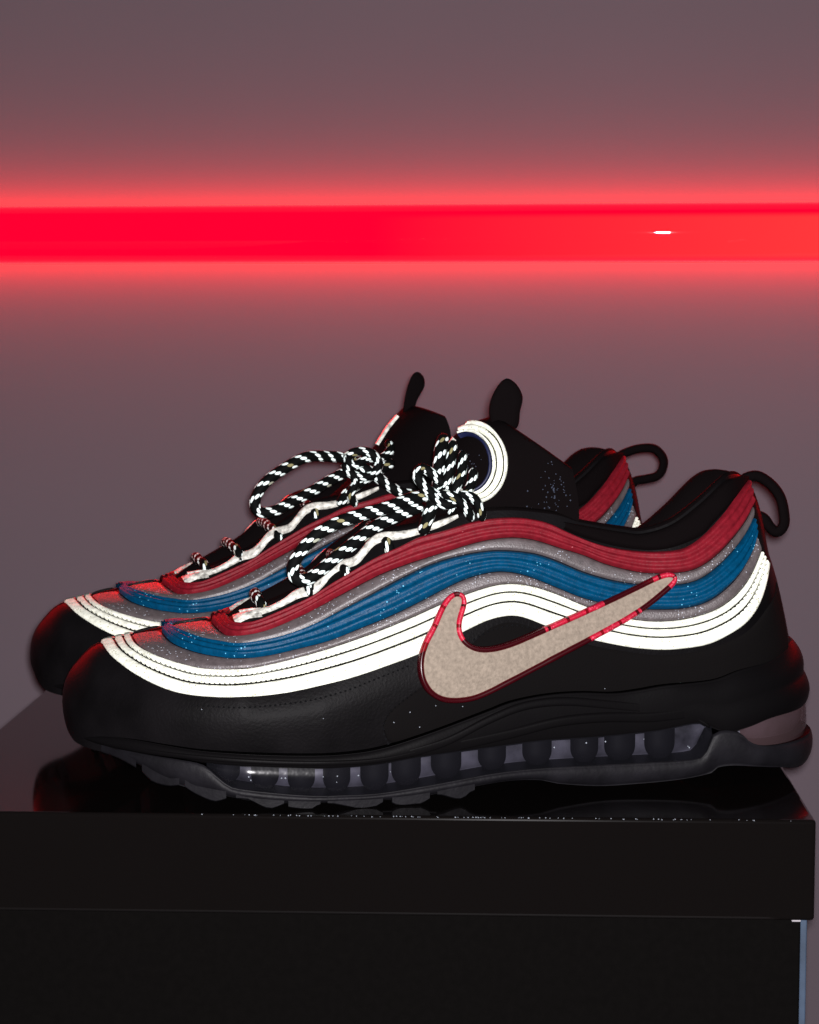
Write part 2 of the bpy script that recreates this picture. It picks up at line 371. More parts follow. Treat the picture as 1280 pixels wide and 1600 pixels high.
near = tag(empty('sneaker', NEAR.O, NEAR.psi), 'nearer sneaker, whole side in view with grey check logo edged in red', 'sneaker', 'pair of sneakers on the box')
up, UV_, UF_ = upper_mesh(near)
BV = BVHTree.FromPolygons([tuple(v) for v in UV_], UF_, all_triangles=False)
def hit(px, py, bvh=BV, yl=0.0, frame=S):
    d = Vector(frame.d(px, py)).normalized(); o = Vector(frame.cam)
    P, n, i, di = bvh.ray_cast(o, d)
    if P is not None and P.y < 0.012: return np.array(P), np.array(n if n.dot(d) < 0 else -n)
    q = Vector(frame.at(px, py, yl)); P, n, i, di = bvh.find_nearest(q)
    c = Vector((q.x, 0, q.z - .03))
    return np.array(P), np.array(n if n.dot(P - c) > 0 else -n)

def strip(name, U, L, m, parent, h=.0012, ridges=0, n=150, mm=11, base=.0003, mirror=True, bvh=BV, frame=S, f0=0., f1=1., sink=.0006, yl=0.0, env=False, close=0):
    """raised strip between two pixel curves, laid on the shoe's surface; mirrored to the other flank"""
    u, l = cm(U, n), cm(L, n); P = np.zeros((n, mm, 3))
    for i in range(n):
        for j in range(mm):
            t = j / (mm - 1); p = u[i] + (l[i] - u[i]) * (f0 + (f1 - f0) * t)
            q, nn = hit(p[0], p[1], bvh, yl, frame)
            if i < close:                    # run over the crest to the middle line, where the other flank's half meets it
                g = i / close; g = g * g * (3 - 2 * g)
                z_ = bvh.ray_cast(Vector((q[0], q[1] * g, .3)), Vector((0, 0, -1)))
                if z_[0] is not None: q, nn = np.array(z_[0]), np.array(z_[1] if z_[1].z > 0 else -z_[1])
            e_ = math.sin(math.pi * i / (n - 1)) ** .9 if env else 1
            a = abs(2 * t - 1); k = e_ * h * (1 - a ** 4) + (e_ * h * .6 * (math.cos(2 * math.pi * ridges * t) * -.5 + .5) if ridges else 0)
            if j in (0, mm - 1): k = -sink
            P[i, j] = q + nn * (k + base)
    # light smoothing along the strip
    for _ in range(2): P[1:-1] = P[1:-1] * .5 + (P[:-2] + P[2:]) * .25
    V = P.reshape(-1, 3); Fc = grid(P, True)
    if mirror:
        V2 = medial(V * np.array([1, -1, 1])); Fc = Fc + grid(P, False, len(V)); V = np.vstack([V, V2])
    return mk(name, V, Fc, m, parent)

wU = [(205, 994), (208, 1003), (218, 1012), (249, 1027), (296, 1041), (327, 1046), (374, 1046), (402, 1043), (454, 1031), (516, 1013), (579, 991), (641, 966), (704, 938), (764, 917), (800, 912),
 (836, 917), (872, 929), (907, 944), (940, 956), (979, 966), (1021, 971), (1067, 968), (1114, 955), (1146, 936), (1171, 911), (1186, 886), (1196, 862)]
wL = [(157, 1004), (166, 1018), (186, 1036), (218, 1058), (264, 1079), (311, 1088), (374, 1090), (442, 1084), (505, 1071), (552, 1059), (605, 1041), (656, 1022), (700, 1000), (728, 986), (764, 969), (800, 962),
 (825, 967), (854, 979), (890, 990), (925, 1000), (979, 1011), (1015, 1015), (1040, 1016), (1068, 1014), (1109, 1007), (1145, 990), (1167, 977), (1184, 960), (1197, 935), (1205, 905), (1207, 884)]
bL = [(253, 988), (267, 1004), (296, 1016), (327, 1024), (374, 1029), (422, 1024), (469, 1013), (516, 1001), (563, 982), (610, 963), (657, 940), (713, 911), (746, 899), (782, 893), (821, 899), (872, 919),
 (907, 933), (945, 943), (980, 949), (1011, 952), (1052, 952), (1083, 948), (1114, 936), (1146, 911), (1167, 886), (1183, 858), (1187, 838)]
bU = [(266, 981), (283, 987), (305, 996), (327, 1002), (374, 1008), (391, 1006), (438, 996), (485, 979), (532, 954), (579, 929), (626, 904), (672, 882), (719, 868), (760, 861), (790, 860), (836, 865),
 (872, 877), (907, 892), (942, 903), (974, 910), (1005, 913), (1052, 914), (1083, 909), (1105, 898), (1130, 877), (1155, 852), (1174, 827), (1182, 810)]
rL = [(330, 972), (345, 988), (362, 996), (391, 994), (422, 985), (454, 971), (501, 947), (547, 922), (594, 898), (641, 880), (704, 860), (740, 849), (774, 842), (805, 840), (836, 844), (880, 858), (911, 867),
 (942, 880), (974, 889), (1005, 895), (1036, 896), (1074, 893), (1099, 883), (1124, 864), (1149, 839), (1171, 812), (1181, 792)]
rU = [(358, 964), (368, 976), (400, 975), (438, 958), (466, 945), (497, 930), (529, 908), (563, 887), (597, 867), (629, 852), (657, 838), (696, 828), (727, 818), (758, 811), (789, 808), (821, 809), (855, 816),
 (880, 828), (911, 842), (942, 852), (974, 858), (1005, 861), (1036, 861), (1067, 857), (1092, 842), (1114, 821), (1136, 796), (1158, 767), (1170, 750)]
wU, wL, bU, bL, rU, rL = [[(x_ - 6 * min(1, max(0, (x_ - 1130) / 60)), y_) for x_, y_ in q_] for q_ in (wU, wL, bU, bL, rU, rL)]
for f0, f1 in ((0.0, .238), (.268, .535), (.567, 1.0)):
    strip('reflective_strip', wU, wL, M['white'], near, h=.0008, f0=f0, f1=f1, mm=9)
strip('silver_stripe', bL, wU, M['silver'], near, h=.0007, mm=9, f0=.0, f1=1)
strip('blue_stripe', bU, bL, M['blue'], near, h=.0015, ridges=3, mm=19)
strip('silver_stripe', rL, bU, M['silver'], near, h=.0009, mm=9, f0=.0, f1=1)
strip('red_stripe', rU, rL, M['red'], near, h=.0015, ridges=3, mm=19)
cU = [(880, 816), (911, 821), (974, 831), (1005, 833), (1049, 819), (1092, 788), (1130, 753), (1150, 745)]
cL = [(880, 827), (911, 840), (974, 856), (1036, 859), (1092, 840), (1114, 819), (1140, 790), (1168, 752)]
strip('collar', cU, cL, M['textile'], near, h=.0022, mm=13)
# rear quarter panel: suede overlay reaching from its curved front seam to the heel
qU = [(599, 1134), (603, 1119), (614, 1106), (632, 1091), (652, 1076), (700, 1040), (740, 1000), (764, 978), (800, 968), (854, 985), (925, 1006), (1015, 1021), (1068, 1020), (1130, 1004), (1175, 978), (1208, 930), (1212, 905)]
qL = [(599, 1137), (602, 1150), (610, 1163), (640, 1160), (700, 1150), (764, 1128), (800, 1112), (854, 1100), (907, 1096), (961, 1096), (1020, 1090), (1080, 1082), (1140, 1072), (1190, 1055), (1232, 1020)]
strip('quarter_panel', qU, qL, M['suede'], near, h=.0008, mm=21, n=110, base=.0001)

def stitches(name, path, parent, m, period=8.5, dash=5.0, wpx=1.1, bvh=BV, lift=.0009, frame=S):
    p = cm(path, 600); L = np.r_[0, np.cumsum(np.linalg.norm(np.diff(p, axis=0), axis=1))]; V = []; Fc = []
    for s0 in np.arange(0, L[-1] - dash, period):
        e = []
        for s in (s0, s0 + dash): e.append((np.interp(s, L, p[:, 0]), np.interp(s, L, p[:, 1])))
        a, na = hit(*e[0], bvh, 0, frame); b, nb = hit(*e[1], bvh, 0, frame)
        t = b - a; ln = np.linalg.norm(t)
        if ln < 1e-5 or ln > .004: continue
        t /= ln; sd = np.cross(t, na) * wpx * .00025; mid = (a + b) / 2 + na * (lift + .0004)
        k = len(V); V += [a + na * lift * .3, b + nb * lift * .3, mid + sd, mid - sd, mid + na * .0003]
        Fc += [(k, k + 2, k + 4), (k + 2, k + 1, k + 4), (k + 1, k + 3, k + 4), (k + 3, k, k + 4)]
    o = mk(name, V, Fc, m, parent, smooth=False); o['kind'] = 'stuff'; return o
def between(f): return [tuple(a + (b - a) * f) for a, b in zip(cm(wU, 60), cm(wL, 60))]
stitches('stitching', between(.255), near, M['thread'], 8, 5.5, 0.8, lift=.0009)
stitches('stitching', between(.552), near, M['thread'], 8, 5.5, 0.9, lift=.0009)
stitches('stitching', [(300, 1102), (380, 1106), (474, 1097), (536, 1081), (583, 1063), (640, 1040)], near, M['thread'], 8, 5, 1.8)
stitches('stitching', [(738, 1000), (764, 986), (800, 977), (830, 982), (860, 992)], near, M['thread'], 8, 5, 1.8, lift=.0016)
stitches('stitching', [(650, 1078), (614, 1106), (600, 1127), (599, 1146), (607, 1163)], near, M['thread'], 8, 5, 1.8, lift=.0016)
# lint and glitter caught on the dark panels
def specks(name, pts, m, parent, bvh, frame, lift, r=(.0002, .0004)):
    V = []; Fc = []
    for px, py in pts:
        q, n = hit(px, py, bvh, 0, frame); q = q + n * lift; s = random.uniform(*r); k = len(V)
        V += [q + np.array(v) * s for v in ((1, 0, 0), (-1, 0, 0), (0, 1, 0), (0, -1, 0), (0, 0, 1), (0, 0, -1))]
        Fc += [tuple(k + i for i in f) for f in ((0, 2, 4), (2, 1, 4), (1, 3, 4), (3, 0, 4), (2, 0, 5), (1, 2, 5), (3, 1, 5), (0, 3, 5))]
    o = mk(name, V, Fc, m, parent, smooth=False); o['kind'] = 'stuff'; return o
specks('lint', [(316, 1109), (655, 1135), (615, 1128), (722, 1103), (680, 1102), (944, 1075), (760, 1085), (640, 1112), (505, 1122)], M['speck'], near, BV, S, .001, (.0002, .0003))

# ------------------------------------------------------------------ reflective eyestay strip round the laces
ey = [(368, 970), (386, 963), (422, 953), (447, 941), (466, 929), (490, 922), (505, 909), (517, 894), (532, 884), (556, 877), (570, 862), (583, 847), (600, 839), (625, 837), (657, 830), (690, 818), (716, 807)]
ew = [9, 6, 4, 5, 8, 9, 8, 8, 9, 8, 8, 8, 9, 8, 6, 6, 3]
ec = cm([(a, b, c) for (a, b), c in zip(ey, ew)], 110)
eyU = [(p[0] - .3 * p[2], p[1] - .85 * p[2]) for p in ec]; eyL = [(p[0] + .2 * p[2], p[1] + .7 * p[2]) for p in ec]
strip('eyestay_strip', eyU, eyL, M['eyestay'], near, h=.0009, mm=7, n=110, base=.0006, yl=-.022)
for k in range(3):                           # little fan of ribs at the throat's tip
    a = [(370 + 3 * k, 964 - 5 * k + 4), (388 + 3 * k, 961 - 5 * k + 4), (410, 958 - 4 * k + 4)]
    strip('throat_rib', [(x_, y_ - 1.6) for x_, y_ in a], [(x_, y_ + 1.6) for x_, y_ in a], M['eyestay'], near, h=.0008, mm=5, n=16, base=.0006, mirror=False)

# ------------------------------------------------------------------ check logo with its film edging
lo = [(710, 925), (699, 931), (685, 953), (674, 979), (660, 1004), (652, 1032), (654, 1061), (667, 1083), (688, 1095), (717, 1096), (746, 1090), (792, 1068), (854, 1036), (925, 1000), (979, 971), (1015, 948), (1049, 920),
 (1059, 908), (1056, 897), (1040, 894), (1022, 901), (979, 921), (925, 946), (854, 977), (800, 1000), (771, 1009), (746, 1011), (729, 1004), (719, 989), (721, 968), (729, 946), (728, 932), (720, 925)]
oc = cm(lo + [lo[0]], 241)[:-1]
tn = np.roll(oc, -1, 0) - np.roll(oc, 1, 0); tn /= np.linalg.norm(tn, axis=1)[:, None]
nrm = np.stack([tn[:, 1], -tn[:, 0]], 1)
if np.mean(np.einsum('ij,ij->i', nrm, oc.mean(0) - oc)) < 0: nrm = -nrm
def inset(r):
    q = oc + nrm * r
    for _ in range(6): q = q * .5 + (np.roll(q, 1, 0) + np.roll(q, -1, 0)) * .25
    return q
# which way is inward: test by area
ar = lambda q: abs(np.sum(q[:, 0] * np.roll(q[:, 1], -1) - q[:, 1] * np.roll(q[:, 0], -1))) / 2
if ar(inset(4)) > ar(oc): nrm = -nrm
body = inset(7.8)
V2 = [Vector((a, b)) for a, b in body]; nb_ = len(V2)
from mathutils.geometry import intersect_point_tri_2d
def inside(p, poly):
    c = False; n = len(poly); j = n - 1
    for i in range(n):
        if (poly[i][1] > p[1]) != (poly[j][1] > p[1]) and p[0] < (poly[j][0] - poly[i][0]) * (p[1] - poly[i][1]) / (poly[j][1] - poly[i][1]) + poly[i][0]: c = not c
        j = i
    return c
small = inset(10.6)
for gx in range(650, 1062, 9):
    for gy in range(900, 1098, 9):
        if inside((gx, gy), small): V2.append(Vector((gx + random.uniform(-2, 2), gy + random.uniform(-2, 2))))
res = delaunay_2d_cdt(V2, [(i, (i + 1) % nb_) for i in range(nb_)], [], 1, 1e-4)
def on_logo(p, lift):
    q, n = hit(p[0], p[1]); return q + n * lift
VV = []
for v in res[0]: VV.append(on_logo(v, .0030))
logo = mk('check_logo', VV, [tuple(f) if True else f for f in res[2]], M['logo'], near)
tag(logo, 'grey suede check mark')
pr = [(-.6, .0008), (0.2, .0030), (2.2, .0040), (4.6, .0041), (7, .0039), (8.8, .0032), (9.4, .0012)]
P = np.array([[on_logo(q, h) for q, h in zip([inset(r)[i] for r, _ in pr], [h for _, h in pr])] for i in range(len(oc))])
P = np.concatenate([P, P[:1]], 0)
for _ in range(2): P[1:-1] = P[1:-1] * .5 + (P[:-2] + P[2:]) * .25
tr = mk('logo_edging', P.reshape(-1, 3), grid(P), M['trim'], logo); tr.data.materials.append(M['trim_bright'])
def bright(px, py):                          # film pieces laid over the reflective strip
    return (655 < px < 735 and 925 < py < 1000) or (px > 850 and 938 < py < 985 and (py < 968 or px < 985) and px < 960) or (918 < px < 1000 and py > 955) or (1020 < px and py < 925)
mi = []
for i in range(len(oc)):
    b_ = bright(*oc[i]) and (i % 7) != 0
    mi += [1 if b_ else 0] * (len(pr) - 1)
tr.data.polygons.foreach_set("material_index", mi)

# ------------------------------------------------------------------ sole unit
Mtop = zcurve([(118, 1146), (140, 1150), (169, 1152), (210, 1157), (260, 1166), (310, 1174), (372, 1179), (460, 1182), (536, 1180), (600, 1170), (680, 1144), (764, 1112), (800, 1098), (854, 1087), (907, 1083), (961, 1084), (1000, 1079), (1040, 1072), (1115, 1065), (1162, 1050), (1199, 1026, -.022), (1220, 1002, -.008), (1230, 988, 0)])[0]
Mlow = zcurve([(118, 1149), (155, 1164), (213, 1177), (279, 1186), (318, 1193), (357, 1197), (474, 1202), (536, 1201), (599, 1195), (661, 1184), (780, 1168), (851, 1159), (939, 1153), (1026, 1144), (1087, 1132), (1110, 1137), (1140, 1146), (1166, 1130, -.034), (1200, 1112, -.026), (1246, 1088, 0)])[0]
Wbot = zcurve([(125, 1155), (150, 1163), (213, 1178), (279, 1188), (318, 1196), (338, 1212), (358, 1228), (380, 1234), (474, 1243), (536, 1243), (592, 1240), (661, 1229), (700, 1222), (770, 1209), (840, 1201), (920, 1196), (1000, 1192), (1080, 1187), (1102, 1178), (1113, 1150), (1125, 1138, -.039), (1150, 1141, -.037), (1162, 1152, -.035), (1180, 1158, -.032), (1215, 1150, -.022), (1248, 1128, 0)])[0]
Obot = zcurve([(140, 1166), (155, 1174), (213, 1199), (255, 1222), (300, 1236), (357, 1247), (400, 1254), (460, 1257), (520, 1256), (600, 1252), (650, 1248), (700, 1239), (764, 1227), (807, 1221), (851, 1221), (873, 1226), (939, 1230), (1004, 1226), (1070, 1219), (1116, 1209), (1124, 1201), (1157, 1198), (1210, 1192, -.027), (1234, 1188, -.014), (1248, 1176, 0), (1256, 1163, 0)])[0]
def xsamp(a, b, n): u = np.linspace(0, 1, n); return a + (b - a) * (.6 * (.5 - .5 * np.cos(np.pi * u)) + .4 * u)
def plan(xs, xe, grow, n=120, x0=None, x1=None):
    x = xsamp(xs if x0 is None else x0, xe if x1 is None else x1, n); y = width(x, xs, xe, grow); return x, y
def layer(name, xs, xe, grow, zl, zh, offs, m, parent, nt=13, n=120):
    x, y = plan(xs, xe, grow, n)
    lx = np.r_[x, x[-2:0:-1]]; ly = np.r_[-y, y[-2:0:-1]]
    tx = np.roll(lx, -1) - np.roll(lx, 1); ty = np.roll(ly, -1) - np.roll(ly, 1); ln = np.hypot(tx, ty) + 1e-9
    nx, ny = ty / ln, -tx / ln
    a = np.maximum(zl(lx), .0004); b = np.maximum(zh(lx), a + .0002)
    R = []
    for t in np.linspace(0, 1, nt):
        o = offs(t, lx)
        R.append(np.stack([lx + nx * o, ly + ny * o, a + (b - a) * t], 1))
    P = np.array(R); k = P.shape[1]; P = np.concatenate([P, P[:, :1]], 1)
    Fc = grid(P); V = P.reshape(-1, 3); kk = k + 1
    for row, fl in ((0, True), (nt - 1, False)):        # caps as quads across
        for i in range(n - 1):
            l0, l1 = row * kk + i, row * kk + i + 1
            m0, m1 = row * kk + (len(lx) - i) % len(lx), row * kk + (len(lx) - i - 1) % len(lx)
            q = [l0, l1, m1, m0]; q = list(dict.fromkeys(q))
            if len(q) > 2: Fc.append(tuple(q if fl else q[::-1]))
    return mk(name, V, Fc, m, parent)
def side(name, xs, xe, grow, x0, x1, zl, zh, offs, m, parent, nt=9, n=90):
    V = []; Fc = []
    for sg in (-1, 1):
        x, y = plan(xs, xe, grow, n, x0, x1); R = []
        for t in np.linspace(0, 1, nt):
            a, b = np.maximum(zl(x), .0005), zh(x); R.append(np.stack([x, sg * (y + offs(t, x)), a + (b - a) * t], 1))
        P = np.array(R); Fc += grid(P, sg > 0, len(V)); V += list(P.reshape(-1, 3))
    return mk(name, V, Fc, m, parent)
heel = lambda x: np.clip((x - LU + .06) / .06, 0, 1)
def mid_off(t, x):
    hb = heel(x); return .0016 * math.sin(math.pi * t) ** .5 - .0065 * hb * t ** 1.6 + hb * .0014 * abs(math.sin(2 * math.pi * min(t, .999)))
layer('midsole', .004, XM, .0035, lambda x: Mlow(x), lambda x: Mtop(x), mid_off, M['midsole'], near, 25)
out = layer('outsole', XT, XO, .0045, lambda x: Obot(x), lambda x: Wbot(x), lambda t, x: .0012 * math.sin(math.pi * t) ** .6 - .002 * (1 - t) ** 3, M['rubber'], near, 11)
layer('air_core', .02, XM, -.0075, lambda x: Wbot(x) - .001, lambda x: Mlow(x) + .001, lambda t, x: 0 * x - .0035 * abs(2 * t - 1) ** 2, M['pale'], near, 9)
xw0, xw1 = S.at(322, 1200, -.045)[0], S.at(1108, 1160, -.04)[0]
win = side('air_window', .004, XM, .0042, xw0, xw1, lambda x: Wbot(x) - .0004, lambda x: Mlow(x) + .0006, lambda t, x: .0010 * math.sin(math.pi * t), M['window'], near)
bub = side('heel_bubble', .004, XO - .002, .004, S.at(1142, 1150, -.03)[0], XO - .0021, lambda x: Wbot(x) - .0004, lambda x: Mlow(x) + .0006, lambda t, x: .0012 * math.sin(math.pi * t) - .001 * t, M['bubble'], near)
wb_ = BVHTree.FromPolygons([v.co[:] for v in win.data.vertices], [p.vertices[:] for p in win.data.polygons])
specks('moulded_bead', [(389, 1214), (392, 1219), (440, 1216), (446, 1216), (505, 1214), (527, 1213), (526, 1222), (560, 1212), (610, 1206), (866, 1168), (916, 1161), (946, 1159), (1006, 1155), (1075, 1166), (1077, 1168)], M['speck'], win, wb_, S, .0003, (.0002, .00042))  # flash reflections on the window, modelled as small pale specks
for px in (360, 414, 469, 527, 585, 638, 700, 770, 839, 920, 977, 1036):
    px += random.uniform(-5, 5); P = S.at(px, float(np.interp(px, [300, 414, 527, 635, 770, 920, 1036], [1204, 1221, 1223, 1210, 1183, 1170, 1160])), -.043)
    r = float(np.interp(px, [300, 600, 700, 1036], [.0040, .0044, .0052, .0056])) * random.uniform(.88, 1.12); x_ = P[0]
    z0, z1 = float(Wbot(x_)), float(Mlow(x_)); R = []
    for t in np.linspace(0, 1, 12):
        rr = r * 1.15 * math.sqrt(1 - ((.5 - min(t, .5)) / .56) ** 2); yy = float(width(np.array([x_]), .004, XM, .0)[0]) - .0035
        R.append([(x_ + rr * math.cos(a), -yy + rr * .7 * math.sin(a), z0 + (z1 - z0) * t) for a in np.linspace(0, 2 * math.pi, 17)])
    R = np.array(R); mk('air_column', R.reshape(-1, 3), grid(R), M['column'], near)
# tread lugs under the forefoot
lugs = [[(158, 1176), (185, 1186), (213, 1201)], [(222, 1207), (238, 1222), (262, 1229), (280, 1228)], [(288, 1230), (307, 1242), (335, 1253), (352, 1249)], [(366, 1248), (390, 1250), (400, 1256), (420, 1264), (434, 1261), (441, 1257)],
        [(446, 1257), (452, 1262), (485, 1265), (497, 1258)], [(506, 1256), (524, 1257), (545, 1261), (561, 1264), (586, 1261), (594, 1255)], [(606, 1252), (624, 1259), (650, 1257), (661, 1256), (667, 1249)], [(676, 1243), (690, 1243), (719, 1249), (738, 1236)]]
for lg in lugs:
    z_lug = zcurve(lg)[0]
    xa = S.at(lg[0][0], lg[0][1], -.04)[0]; xb = S.at(lg[-1][0], lg[-1][1], -.045)[0]; n = 9; R = []
    xx = np.linspace(xa, xb, n); yw = width(xx, XT - .003, XO, .0052)
    for q in (-1, -.98, -.5, 0, .5, .98, 1):
        zz = np.maximum(z_lug(xx) + (.0006 if abs(q) == 1 else 0), 0.0002); R.append(np.stack([xx, q * yw, zz], 1))
    bot = np.array(R); topz = np.array([np.stack([xx, q * yw, np.maximum(Obot(xx), zz) + .0025], 1) for q in (-1, -.98, -.5, 0, .5, .98, 1)])
    P = np.concatenate([topz[:1], bot, topz[-1:]], 0); V = list(P.reshape(-1, 3)); Fc = grid(P, True); k = P.shape[0]
    Fc += [tuple(i * n for i in range(k)), tuple(i * n + n - 1 for i in range(k))[::-1]]
    mk('tread_lug', V, Fc, M['rubber'], out, smooth=False)
# sculpted ridges on the foam
ms = [o for o in near.children if o.name.startswith('midsole')][0]
bm_ = BVHTree.FromPolygons([v.co[:] for v in ms.data.vertices], [p.vertices[:] for p in ms.data.polygons])
def ridge(path, wd, h):
    p = cm(path, 60); U = [(a, b - wd) for a, b in p]; L = [(a, b + wd) for a, b in p]
    strip('midsole_ridge', U, L, M['midsole'], near, h=h, mm=9, n=60, bvh=bm_, base=0, mirror=False, env=True)
ridge([(640, 1178), (700, 1158), (764, 1125), (820, 1103), (880, 1096), (940, 1100), (1000, 1106)], 8, .0011)
ridge([(720, 1165), (800, 1146), (872, 1128), (943, 1121), (1015, 1121), (1070, 1116)], 9, .0012)
ridge([(180, 1166), (260, 1178), (372, 1188), (480, 1192), (580, 1189), (660, 1176)], 4, .0012)
ridge([(1092, 1128), (1108, 1136), (1113, 1150), (1108, 1172)], 5, .0012)

# ------------------------------------------------------------------ the other sneaker: a copy of all parts so far
far = tag(empty('sneaker', FAR.O, FAR.psi), 'farther sneaker, half hidden behind the other, toe poking out at left', 'sneaker', 'pair of sneakers on the box')
for ch in list(near.children):
    c = ch.copy(); C.objects.link(c); c.parent = far
    for g in ch.children:
        e = g.copy(); C.objects.link(e); e.parent = c

# ------------------------------------------------------------------ tongue, tab, heel loop and laces of each sneaker
def tongue(parent, fr, Cp, Ep, wid=.0275, ns=40, nb=33):
    a, b = cm(Cp, ns), cm(Ep, ns)
    def surf(inn):
        R = []
        for i in range(ns):
            c = fr.at(*a[i], 0); e = fr.at(*b[i], -wid * .5)
            dv = np.array([e[0] - c[0], 0, e[2] - c[2]]); up_ = np.array([-dv[2], 0, dv[0]])
            row = []
            for t in np.linspace(-1, 1, nb):
                th = t * math.pi / 2; q = np.array([c[0], 0, c[2]]) + dv * (1 - math.cos(th)); y = wid * math.sin(th)
                y *= (1 - inn / wid); q = q + dv / (np.linalg.norm(dv) + 1e-6) * inn * math.cos(th)
                row.append((q[0], y, q[2] + (-.4 * inn if i == ns - 1 else 0)))
            R.append(row)
        return np.array(R)
    A, B = surf(0), surf(.0055)
    rim = A[-1:] * .5 + B[-1:] * .5; rim[..., 2] += .0022
    P = np.concatenate([A, rim, B[::-1]], 0)
    V = P.reshape(-1, 3); Fc = grid(P)
    o = mk('tongue', V, Fc, M['textile'], parent)
    return o, BVHTree.FromPolygons([tuple(v) for v in A.reshape(-1, 3)], grid(A))

def slab(name, outline, fr, y0, y1, m, parent, hole=None):
    """rounded flat piece with a traced outline and real thickness"""
    p = cm(outline + [outline[0]], 49)[:-1]; c = p.mean(0); n = len(p); R = []
    for k, y in ((.55, y0), (.9, y0), (1.0, y0 + .25 * (y1 - y0)), (1.0, y0 + .75 * (y1 - y0)), (.9, y1), (.55, y1)):
        R.append([fr.at(*(c + (q - c) * k), y) for q in p] + [fr.at(*(c + (p[0] - c) * k), y)])
    P = np.array(R); V = list(P.reshape(-1, 3)); Fc = grid(P)
    Fc += [tuple(range(n))[::-1], tuple(5 * (n + 1) + i for i in range(n))]
    return mk(name, V, Fc, m, parent)

def ribbon(name, path, fr, y0, wid, th, m, parent, n=50):
    p = cm(path, n); tn = np.gradient(p, axis=0); tn /= np.linalg.norm(tn, axis=1)[:, None]; nn = np.stack([-tn[:, 1], tn[:, 0]], 1)
    R = []
    for i in range(n):
        row = []
        for a in np.linspace(0, 2 * math.pi, 17):
            ca, sa = math.cos(a), math.sin(a); q = p[i] + nn[i] * th * np.sign(ca) * abs(ca) ** .6
            row.append(fr.at(q[0], q[1], y0 + wid * np.sign(sa) * abs(sa) ** .6))
        R.append(row)
    P = np.array(R); Fc = grid(P); n_ = P.shape[1]
    Fc += [tuple(range(n_ - 1)), tuple((n - 1) * n_ + i for i in range(n_ - 1))[::-1]]
    return mk(name, P.reshape(-1, 3), Fc, m, parent)

def rope(pts3, parent, r=.0025, name='shoelace'):
    """pts3: local points; a round rope with a UV map for its beads"""
    d0 = np.array(pts3, float); L = np.sum(np.linalg.norm(np.diff(d0, axis=0), axis=1)); n = max(12, int(L / .0012))
    e = np.vstack([2 * d0[0] - d0[1], d0, 2 * d0[-1] - d0[-2]]); o = []
    for i in range(1, len(e) - 2):
        a, b, c, d = e[i - 1:i + 3]
        for t in np.linspace(0, 1, 20, endpoint=False):
            o.append(.5 * (2 * b + (c - a) * t + (2 * a - 5 * b + 4 * c - d) * t * t + (3 * b - a - 3 * c + d) * t ** 3))
    o.append(d0[-1]); o = np.array(o); s = np.r_[0, np.cumsum(np.linalg.norm(np.diff(o, axis=0), axis=1))]
    q = np.linspace(0, s[-1], n); p = np.stack([np.interp(q, s, o[:, k]) for k in range(3)], 1)
    tn = np.gradient(p, axis=0); tn /= np.linalg.norm(tn, axis=1)[:, None] + 1e-9
    ref = np.cross(tn[0], [0, 1, .1]); ref /= np.linalg.norm(ref); K = 16; V = []; u0 = random.random() * .01; v0 = random.random()
    for i in range(n):
        ref = ref - tn[i] * (ref @ tn[i]); ref /= np.linalg.norm(ref); b = np.cross(tn[i], ref)
        rr = r * (1 if 1 < i < n - 2 else (.92 if i in (1, n - 2) else .6))
        for k in range(K): a = 2 * math.pi * k / K; V.append(p[i] + (ref * math.cos(a) + b * math.sin(a)) * rr)
    Fc = []; uv = []
    for i in range(n - 1):
        for k in range(K):
            k2 = (k + 1) % K; Fc.append((i * K + k, i * K + k2, (i + 1) * K + k2, (i + 1) * K + k))
            for (ii, kk) in ((i, k), (i, k + 1), (i + 1, k + 1), (i + 1, k)): uv.append((q[ii] + u0, kk / K + 2))
    Fc += [tuple(range(K))[::-1], tuple((n - 1) * K + k for k in range(K))]; uv += [(0, 0)] * (2 * K)
    return mk(name, V, Fc, M['lace'], parent, uv=uv)
def rope_px(pts, fr, parent, r=.0025): return rope([fr.at(a, b, y / 1000) for a, b, y in pts], parent, r)

def cross_laces(eyelets, fr, parent, r=.0021):
    """a lace from each eyelet up over the throat to the other side"""
    for (px, py, yl, rise) in eyelets:
        q = fr.at(px, py, yl); y = -q[1]; x_, z = q[0], q[2]; zt_ = z + rise
        rope([(x_ + .001, -y - .0006, z - .004), (x_, -y - .0022, z), (x_ - .001, -y * .86, z + .0028), (x_ - .002, -y * .5, zt_), (x_ - .002, 0, zt_ + .001), (x_ - .002, y * .5, zt_), (x_ - .001, y * .86, z + .0028), (x_, y + .002, z), (x_, y + .0006, z - .004)], parent, r)

# nearer one
tn_, tb = tongue(near, NEAR, [(560, 872), (600, 838), (650, 800), (676, 755), (690, 715), (708, 684), (735, 662), (768, 651)], [(640, 850), (720, 832), (800, 822), (865, 822), (891, 812), (893, 790), (890, 762), (884, 732)])
